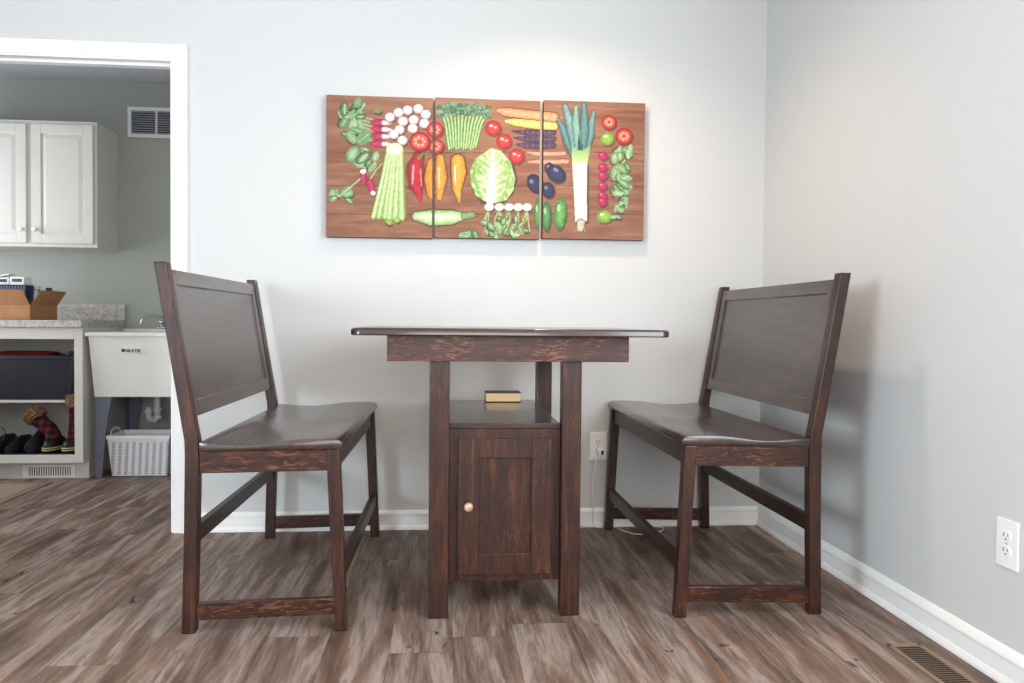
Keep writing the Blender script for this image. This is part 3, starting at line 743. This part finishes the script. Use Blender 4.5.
# base cabinet, doorless, with a middle shelf
BX1 = -3.507
bc = thing('base_cabinet', 'open cream base cabinet holding a black tote and shoes under the laundry counter', 'cabinet', (BX1, 1.15, 0))
BLx = -1.15
obj('face_frame', frame(BLx, 0, .100, .872, 0, .02, .05, .046, .046, .066, .0015), M_cab, bc)
obj('side_panel', box(-.018, 0, .02, .60, 0.095, .872), M_cab, bc); obj('side_panel', box(BLx, BLx + .018, .02, .60, .095, .872), M_cab, bc)
b = box(BLx + .018, -.018, .59, .60, .1, .872); box(BLx + .018, -.018, .02, .59, .115, .133, 0, b)
obj('interior', b, M_cabin, bc)
obj('shelf', box(BLx + .018, -.018, .27, .59, .417, .433, .001), M_cab, bc)
b = box(BLx, -.018, .075, .09, 0, .115); box(-.018, 0, .075, .60, 0, .095, 0, b); box(BLx, -.02, .068, .0745, 0, .012, 0, b)
obj('plinth', b, M_cab, bc)
vt = obj('toe_kick_register', frame(-.362, -.072, .006, .078, .064, .0748, .026, .026, .010, .010, .001), M_plate, bc)
obj('register_back', box(-.34, -.09, .0735, .0747, .012, .072), M_dark, vt)
b = None
for k in range(19):
    b = box(-.334 + k*.0131, -.334 + k*.0131 + .0062, .0665, .0725, .016, .068, 0, b)
obj('register_louvers', b, M_plate, vt)
ct = thing('worktop', 'speckled grey laminate worktop with a short backsplash over the base cabinet', 'countertop', (BX1, 1.15, .8725))
obj('counter_slab', box(-1.2, .006, -.03, .608, 0, .0415, .004), M_lam, ct)
obj('backsplash', box(-1.2, .004, .588, .609, .0417, .146, .002), M_lam, ct)

# utility sink
sk = thing('utility_sink', 'freestanding white laundry tub on grey steel legs beside the base cabinet', 'sink', (-3.497, 1.15, 0))
SW = .584; SD = .60
def ring_(x0, x1, y0, y1, z): return [(x0, y0, z), (x1, y0, z), (x1, y1, z), (x0, y1, z)]
def loft(rs, bm=None, close=(True, True), bev=0):
    b = bmesh.new(); V = [[b.verts.new(p) for p in r_] for r_ in rs]
    for a, c in zip(V, V[1:]):
        n = len(a)
        for i in range(n): b.faces.new((a[i], a[(i+1) % n], c[(i+1) % n], c[i]))
    if close[0]: b.faces.new(V[0])
    if close[1]: b.faces.new(V[-1])
    bmesh.ops.recalc_face_normals(b, faces=b.faces)
    if bev: bmesh.ops.bevel(b, geom=[e for e in b.edges if e.calc_face_angle(0) > .6], offset=bev, segments=2, affect='EDGES')
    return add(bm, b)
b = loft([ring_(.028, SW-.028, .060, SD-.04, .472), ring_(.012, SW-.012, .022, SD-.012, .815), ring_(.012, SW-.012, .022, SD-.012, .822),
          ring_(0, SW, .0, SD, .826), ring_(0, SW, .0, SD, .842), ring_(.006, SW-.006, .006, SD-.004, .847),
          ring_(.035, SW-.035, .035, SD-.12, .847), ring_(.05, SW-.05, .06, SD-.14, .49)], None, (True, True), .003)
tubo = obj('basin', b, M_tub, sk)
obj('faucet_deck', box(.02, SW-.02, SD-.11, SD-.012, .8475, .862, .004), M_tub, sk)
# small blue maker's badge: blue square and lettering
bd = obj('badge', box(.190, .312, .0235, .0265, .728, .757, .001), M_tub, sk)
M_blue = simple('badge_blue', '2b2f66', .5)
cu = D.curves.new('lettering', 'FONT'); cu.body = 'MUSTEE'; cu.size = .024; cu.extrude = .0004; cu.offset = .0008; cu.space_character = .92
to = D.objects.new('tmp_text', cu); C.objects.link(to)
bpy.context.view_layer.update(); dg = bpy.context.evaluated_depsgraph_get()
tm = D.meshes.new_from_object(to.evaluated_get(dg)); D.objects.remove(to)
b = bmesh.new(); b.from_mesh(tm); D.meshes.remove(tm)
add(b, box(-.026, -.005, .0005, .019, -.0004, .0004), None)
bmesh.ops.transform(b, matrix=Matrix.Translation((.220, .0228, .734)) @ Matrix.Rotation(PI/2, 4, 'X'), verts=b.verts)
obj('lettering', b, M_blue, bd)
for k, (xa, sgn) in enumerate(((.030, 1), (SW-.030, -1))):
    for ya, yb in ((.062, .066), (SD-.045, SD-.041)):
        pts = [(xa, 0), (xa, .471), (xa + sgn*.092, .471), (xa + sgn*.060, .29, .042), (xa + sgn*.036, 0)]
        sg = 1 if ya < .3 else -1
        b = prism(pts, ya, yb, 'xz')
        prism([(ya if sg > 0 else yb, 0), (ya if sg > 0 else yb, .471), ((ya if sg > 0 else yb) + sg*.085, .471), ((ya if sg > 0 else yb) + sg*.03, 0)], xa - .0015, xa + .0015, 'yz', 0, b)
        obj('leg', b, M_gray, sk)
b = tube([(.285, .33, .475), (.285, .33, .36), (.285, .33, .335), (.265, .34, .305), (.235, .35, .31), (.225, .35, .335), (.225, .36, .38)], .019, 14)
b = tube([(.365, .40, .02), (.365, .40, .472)], .021, 14, b, 0)
for z in (.36, .31, .43): lathe([(.02, 0), (.027, 0), (.027, .022), (.02, .022)], 14, b, Matrix.Translation((.285 if z < .42 else .365, .33 if z < .42 else .40, z)))
lathe([(.02, 0), (.03, 0), (.03, .02), (.02, .02)], 14, b, Matrix.Translation((.225, .36, .345)))
obj('drain_pipe', b, M_pvc, sk, True)
# faucet (parts of one thing standing on the sink deck)
fa = thing('faucet', 'chrome faucet with a low arched spout on the laundry tub', 'faucet', (-3.205, 1.69, .8625))
b = box(-.075, .075, -.022, .022, 0, .014, .005)
lathe([(.022, 0), (.022, .02), (.019, .034), (.0001, .042)], 18, b, Matrix.Translation((0, 0, .012)))
obj('faucet_body', b, M_chrome, fa, True)
obj('spout', tube([(0, 0, .045), (-.004, -.01, .066), (-.05, -.05, .078), (-.100, -.085, .082), (-.128, -.105, .068), (-.138, -.115, .032)], .0085, 12), M_chrome, fa, True)
for sx in (-.055, .055):
    obj('handle', lathe([(.0001, 0), (.012, 0), (.010, .012), (.0175, .020), (.0185, .034), (.013, .042), (.0001, .043)], 16, None, Matrix.Translation((sx, 0, .0135))), M_chrome, fa, True)
# laundry basket
bs = thing('laundry_basket', 'white woven plastic basket on the floor under the laundry tub', 'basket', (-3.236, 1.235, 0))
def bwall(z, ins): return ring_(-.175 + ins + .0, .175 - ins, 0 + ins, .25 - ins, z)
b = loft([bwall(.004, .020), bwall(.225, .002), bwall(.225, .006), bwall(.010, .024)], None, (False, False))
b.faces.new([b.verts.new(p) for p in bwall(.006, .020)])
obj('woven_side', b, M_wick, bs)
b = None
def oval_ring(z, o_): return ring_(-.175 - o_, .175 + o_, -o_, .25 + o_, z)
b = loft([oval_ring(.222, .003), oval_ring(.242, .005), oval_ring(.244, 0), oval_ring(.222, -.006)], None, (False, False))
obj('rim', b, M_plate, bs)
for sx in (-.175, .175):
    obj('handle', tube([(sx, .055, .238), (sx*1.01, .07, .262), (sx*1.01, .125, .272), (sx*1.01, .18, .262), (sx, .195, .238)], [(.004, .008)]*5, 10), M_plate, bs, True)
# return-air grille on the laundry back wall
gr = thing('return_air_grille', 'white two-section louvered air grille high on the laundry back wall', 'vent', (-3.487, LB - .001, 2.088))
GW, GH = .46, .195
b = frame(0, GW, 0, GH, -.012, 0, .024, .024, .024, .024, .002); box(.172, .185, -.012, 0, .024, GH-.024, .001, b); box(.312, .325, -.012, 0, .024, GH-.024, .001, b)
obj('frame', b, M_plate, gr)
obj('duct_opening', box(.02, GW-.02, -.003, -.0005, .02, GH-.02), simple('shadowed_duct', '3a3a3e', .7), gr)
for k in range(10):
    q = box(.022, GW-.022, -.0075, .0075, -.0012, .0012)
    obj('louver', add(None, q, Matrix.Translation((0, -.0075, .031 + k*.0148)) @ Matrix.Rotation(.62, 4, 'X')), M_louv, gr)
# rug
rgx = thing('laundry_rug', 'tan woven rug with a brown border on the laundry floor before the cabinet', 'rug', (-3.645, 1.095, .0005))
obj('rug_field', box(-.85, -.055, -.80, -.055, 0, .006, .002), M_rug, rgx)
obj('rug_border', frame(-.905, 0, -.855, 0, 0, .0055, .055, .055, .055, .055, .001), M_rugb, rgx).rotation_euler = (0, 0, 0)
# the border frame is laid flat: rebuild in the xy plane
ro = [o for o in D.objects if o.parent == rgx and o.name.startswith('rug_border')][0]
for v_ in ro.data.vertices: v_.co = Vector((v_.co.x, v_.co.z, v_.co.y))

# --- things on the worktop
cbx = thing('cardboard_box', 'open cardboard box with its flaps out, on the laundry worktop', 'box', (-3.82, 1.215, .9145), math.radians(83))
# local: +x = right face direction, +y = left face direction
LX_, LY_, hb = .25, .38, .088
b = box(0, LX_, 0, .004, 0, hb); box(0, LX_, LY_-.004, LY_, 0, hb, 0, b); box(0, .004, 0, LY_, 0, hb, 0, b); box(LX_-.004, LX_, 0, LY_, 0, hb, 0, b); box(0, LX_, 0, LY_, 0, .004, 0, b)
obj('box_body', b, M_card, cbx)
def flap(p0, p1, out, h_, tpr=.012):
    p0, p1, out = Vector(p0), Vector(p1), Vector(out); e = (p1-p0).normalized()
    q0 = p0 + out + Vector((0, 0, h_)) + e*tpr; q1 = p1 + out + Vector((0, 0, h_)) - e*tpr
    n = (p1-p0).cross(q0-p0).normalized() * .0035
    return loft([[p0, p1, q1, q0], [v_ + n for v_ in (p0, p1, q1, q0)]])
obj('flap', flap((.004, 0, hb), (LX_, 0, hb), (.02, -.045, 0), .083, .004), M_card, cbx)
obj('flap', flap((0, LY_, hb), (0, .004, hb), (-.045, 0, 0), .083, .012), M_card, cbx)
obj('flap', flap((LX_, LY_, hb), (0, LY_, hb), (0, .05, 0), .05, .012), M_card, cbx)
# navy plastic basket standing in the box
nb = thing('navy_crate', 'navy blue slatted plastic crate standing inside the cardboard box', 'crate', (-3.985, 1.37, .9195))
ring = lambda z, s: ring_(-.095*s, .095*s, -.066*s, .066*s, z)
b = loft([ring(0, .9), ring(.198, 1), ring(.198, .96), ring(.005, .86)], None, (True, True))
obj('crate_body', b, M_navy, nb)
b = None
for k in range(12): b = box(-.090 + k*.0157, -.090 + k*.0157 + .006, -.0672, -.064, .145, .19, 0, b)
obj('slats', b, simple('pale_slats', '7a8298', .5), nb)
def small_carton(loc, rot, lab, w_, d_, h_):
    t = thing('small_carton', lab, 'carton', loc, rot, 'white cartons on the navy crate')
    obj('carton_body', box(0, w_, 0, d_, 0, h_, .002), M_plate, t)
    obj('dark_window', box(w_*.12, w_*.86, -.0012, .0005, h_*.36, h_*.78), simple('brown_label', '54443e', .5), t)
    return t
small_carton((-4.074, 1.325, 1.1180), .05, 'white carton with a dark window on the navy crate, left one of two', .078, .09, .042)
small_carton((-3.988, 1.327, 1.1180), -.04, 'white carton with a dark window on the navy crate, right one of two', .078, .09, .046)
pk = obj('folded_leaflet', prism([(-.036, 0), (.036, .016), (.036, .022), (-.036, .008)], 0, .07, 'xz', .001), M_plate, None, False, (-4.034, 1.335, 1.1610)); tag(pk, 'folded white leaflet lying tilted on top of the left white carton', 'paper')
jar = thing('glass_jar', 'small clear jar with a pale lid in the cardboard box beside the navy crate', 'jar', (-3.864, 1.38, .9195))
gm = NT('clear_glass', .05, (.8, .82, .82), 0, .5); gm.b.inputs['Transmission Weight'].default_value = .8
obj('jar_body', lathe([(.0001, 0), (.018, 0), (.020, .01), (.020, .165), (.016, .175), (.0001, .176)], 18), gm.m, jar, True)
obj('lid', lathe([(.0001, .177), (.018, .177), (.018, .196), (.0001, .198)], 18), M_pvc, jar, True)
cj = thing('dark_bottle', 'small dark square-capped bottle standing in the cardboard box, rightmost item', 'bottle', (-3.822, 1.435, .9195))
obj('bottle_body', box(-.014, .014, -.014, .014, 0, .150, .004), M_black, cj); obj('cap', box(-.0135, .0135, -.0135, .0135, .1505, .187, .003), M_navy, cj)

# --- things in the base cabinet
to_ = thing('storage_tote', 'large black plastic storage tote on the middle cabinet shelf', 'tote', (-3.683, 1.425, .4335)); to_.scale = (1.03, .42, 1.07)
def rr3(x0, x1, y0, y1, z, r_=.05, n=5): return [(a, b_, z) for a, b_ in rrect(x0, x1, y0, y1, r_, n)]
b = loft([rr3(-.52, -.012, .02, .36, 0), rr3(-.545, .010, 0, .38, .225), rr3(-.555, .020, -.01, .39, .228), rr3(-.555, .020, -.01, .39, .250), rr3(-.545, .01, 0, .38, .251), rr3(-.53, -.004, .015, .365, .235), rr3(-.50, -.03, .04, .34, .01)])
obj('tote_body', b, M_tote, to_, True)
obj('rim_handle', tube([(-.03, -.012, .245), (-.015, -.02, .262), (.012, -.012, .266), (.026, .02, .25)], .009, 8), M_tote, to_, True)
obj('rim_handle', tube([(.022, .10, .245), (.034, .13, .262), (.034, .22, .262), (.022, .25, .245)], .010, 8), M_tote, to_, True)
rc = obj('red_cloth', loft([rr3(-.20, .14, 0, .20, .0, .04), rr3(-.215, .150, -.012, .21, .006, .04), rr3(-.20, .13, .01, .19, .016, .04), rr3(-.14, .05, .05, .15, .022, .04)]), M_red, None, True, (-3.955, 1.428, .7030)); rc.scale = (1, .7, 1)
tag(rc, 'red cloth folded over the top of the black storage tote', 'cloth')
ty = thing('boot_tray', 'black boot tray lining the bottom of the base cabinet', 'tray', (-3.66, 1.172, .1335))
b = loft([rr3(-.84, .095, 0, .50, 0, .02), rr3(-.845, .10, -.002, .50, .020, .02), rr3(-.84, .095, .003, .495, .020, .02), rr3(-.835, .09, .008, .49, .005, .02)])
obj('tray_body', b, M_black, ty)
def winter_boot(loc, lean, label, rotz=0, hgt=.33, fr=.061):
    t = thing('winter_boot', label, 'boot', loc, rotz, 'fur-trimmed plaid winter boots')
    # toe faces -y
    b = loft([[(p[0]*.046*s + 0, p[1]*.115*s2 + .05, z) for p in [(math.cos(2*PI*i/18), math.sin(2*PI*i/18)) for i in range(18)]] for z, s, s2 in ((0, .9, .95), (.012, 1, 1), (.040, 1, 1), (.055, .97, .97), (.075, .86, .84), (.088, .6, .6))])
    obj('rubber_foot', b, M_blackfab, t, True)
    b = None
    for z in (.022, .034):
        b = loft([[(p[0]*.047*q, p[1]*.1165*q + .05, z + dz) for p in [(math.cos(2*PI*i/24), math.sin(2*PI*i/24)) for i in range(24)]] for dz, q in ((0, 1.0), (.0015, 1.02), (.006, 1.02), (.0075, 1.0))], b)
    obj('sole_stripe', b, M_cream, t)
    dx = lean; top = (dx, .09, hgt*(1 if abs(lean) < .05 else .65))
    obj('shaft', tube([(0, .06, .055), (dx*.25, .075, .12), (dx*.65, .085, .12 + (top[2]-.12)*.5), (dx, .09, top[2])], [(.040, .060), (.040, .050), (.040, .045), (fr*.84, fr*.9)], 16, up=(0, 1, 0)), M_plaid, t, True)
    dv = Vector((dx*.35, 0, top[2]*.5 - .06)).normalized()
    tp = Vector(top); b = tube([tp - dv*.035, tp - dv*.012, tp + dv*.02, tp + dv*.035], [(fr*.82, fr*.9), (fr, fr*1.06), (fr*.98, fr*1.04), (fr*.66, fr*.72)], 22, up=(0, 1, 0))
    for v_ in b.verts: v_.co += Vector((random.uniform(-1, 1), random.uniform(-1, 1), random.uniform(-1, 1))) * .006
    obj('fur_collar', b, M_fur, t, True)
    return t
winter_boot((-3.733, 1.255, .1390), -.135, 'plaid winter boot with fur collar, leaning left against the shoes on the boot tray', 0, .33)
winter_boot((-3.622, 1.250, .1390), .0, 'plaid winter boot with fur collar, standing upright at the right end of the boot tray', 0, .30)
def shoe(loc, rotz, label, w_=.042, h_=.075, lace=False, lname='black_shoe'):
    t = thing(lname, label, 'shoe', loc, rotz, 'black shoes on the boot tray')
    e = [(math.cos(2*PI*i/18), math.sin(2*PI*i/18)) for i in range(18)]
    obj('sole', loft([[(p[0]*w_*1.03*(1 - .12*(p[1] > 0)), p[1]*.135 + .13, z) for p in e] for z in (0, .018)]), M_black, t)
    rs = []
    for y, ww, hh in ((0, .45, .45), (.02, .82, .62), (.06, 1, .75), (.10, .98, 1.0), (.15, .85, 1.30), (.20, .82, 1.25), (.245, .75, 1.2), (.262, .5, 1.1)):
        rs.append([(w_*ww*math.cos(a), y, .017 + h_*hh*max(0, math.sin(a))**.8) for a in [PI*i/12 for i in range(13)]])
    obj('upper', loft(rs), M_blackfab, t, True)
    if lace:
        obj('laces', tube([(-.02, .10, .10), (-.01, .09, .135), (.012, .085, .150), (.030, .09, .12), (.032, .07, .08), (.02, .06, .07)], .0025, 6), M_black, t, True)
    return t
shoe((-3.838, 1.225, .1390), .03, 'black shoe on the boot tray beside the leaning plaid boot', .050, .086)
shoe((-3.942, 1.205, .1390), .03, 'low black shoe on the boot tray, second from the leaning plaid boot', .040, .058)
shoe((-4.040, 1.215, .1390), .03, 'black lace-up shoe with a loop of lace, at the left end of the shoes', .042, .062, True)
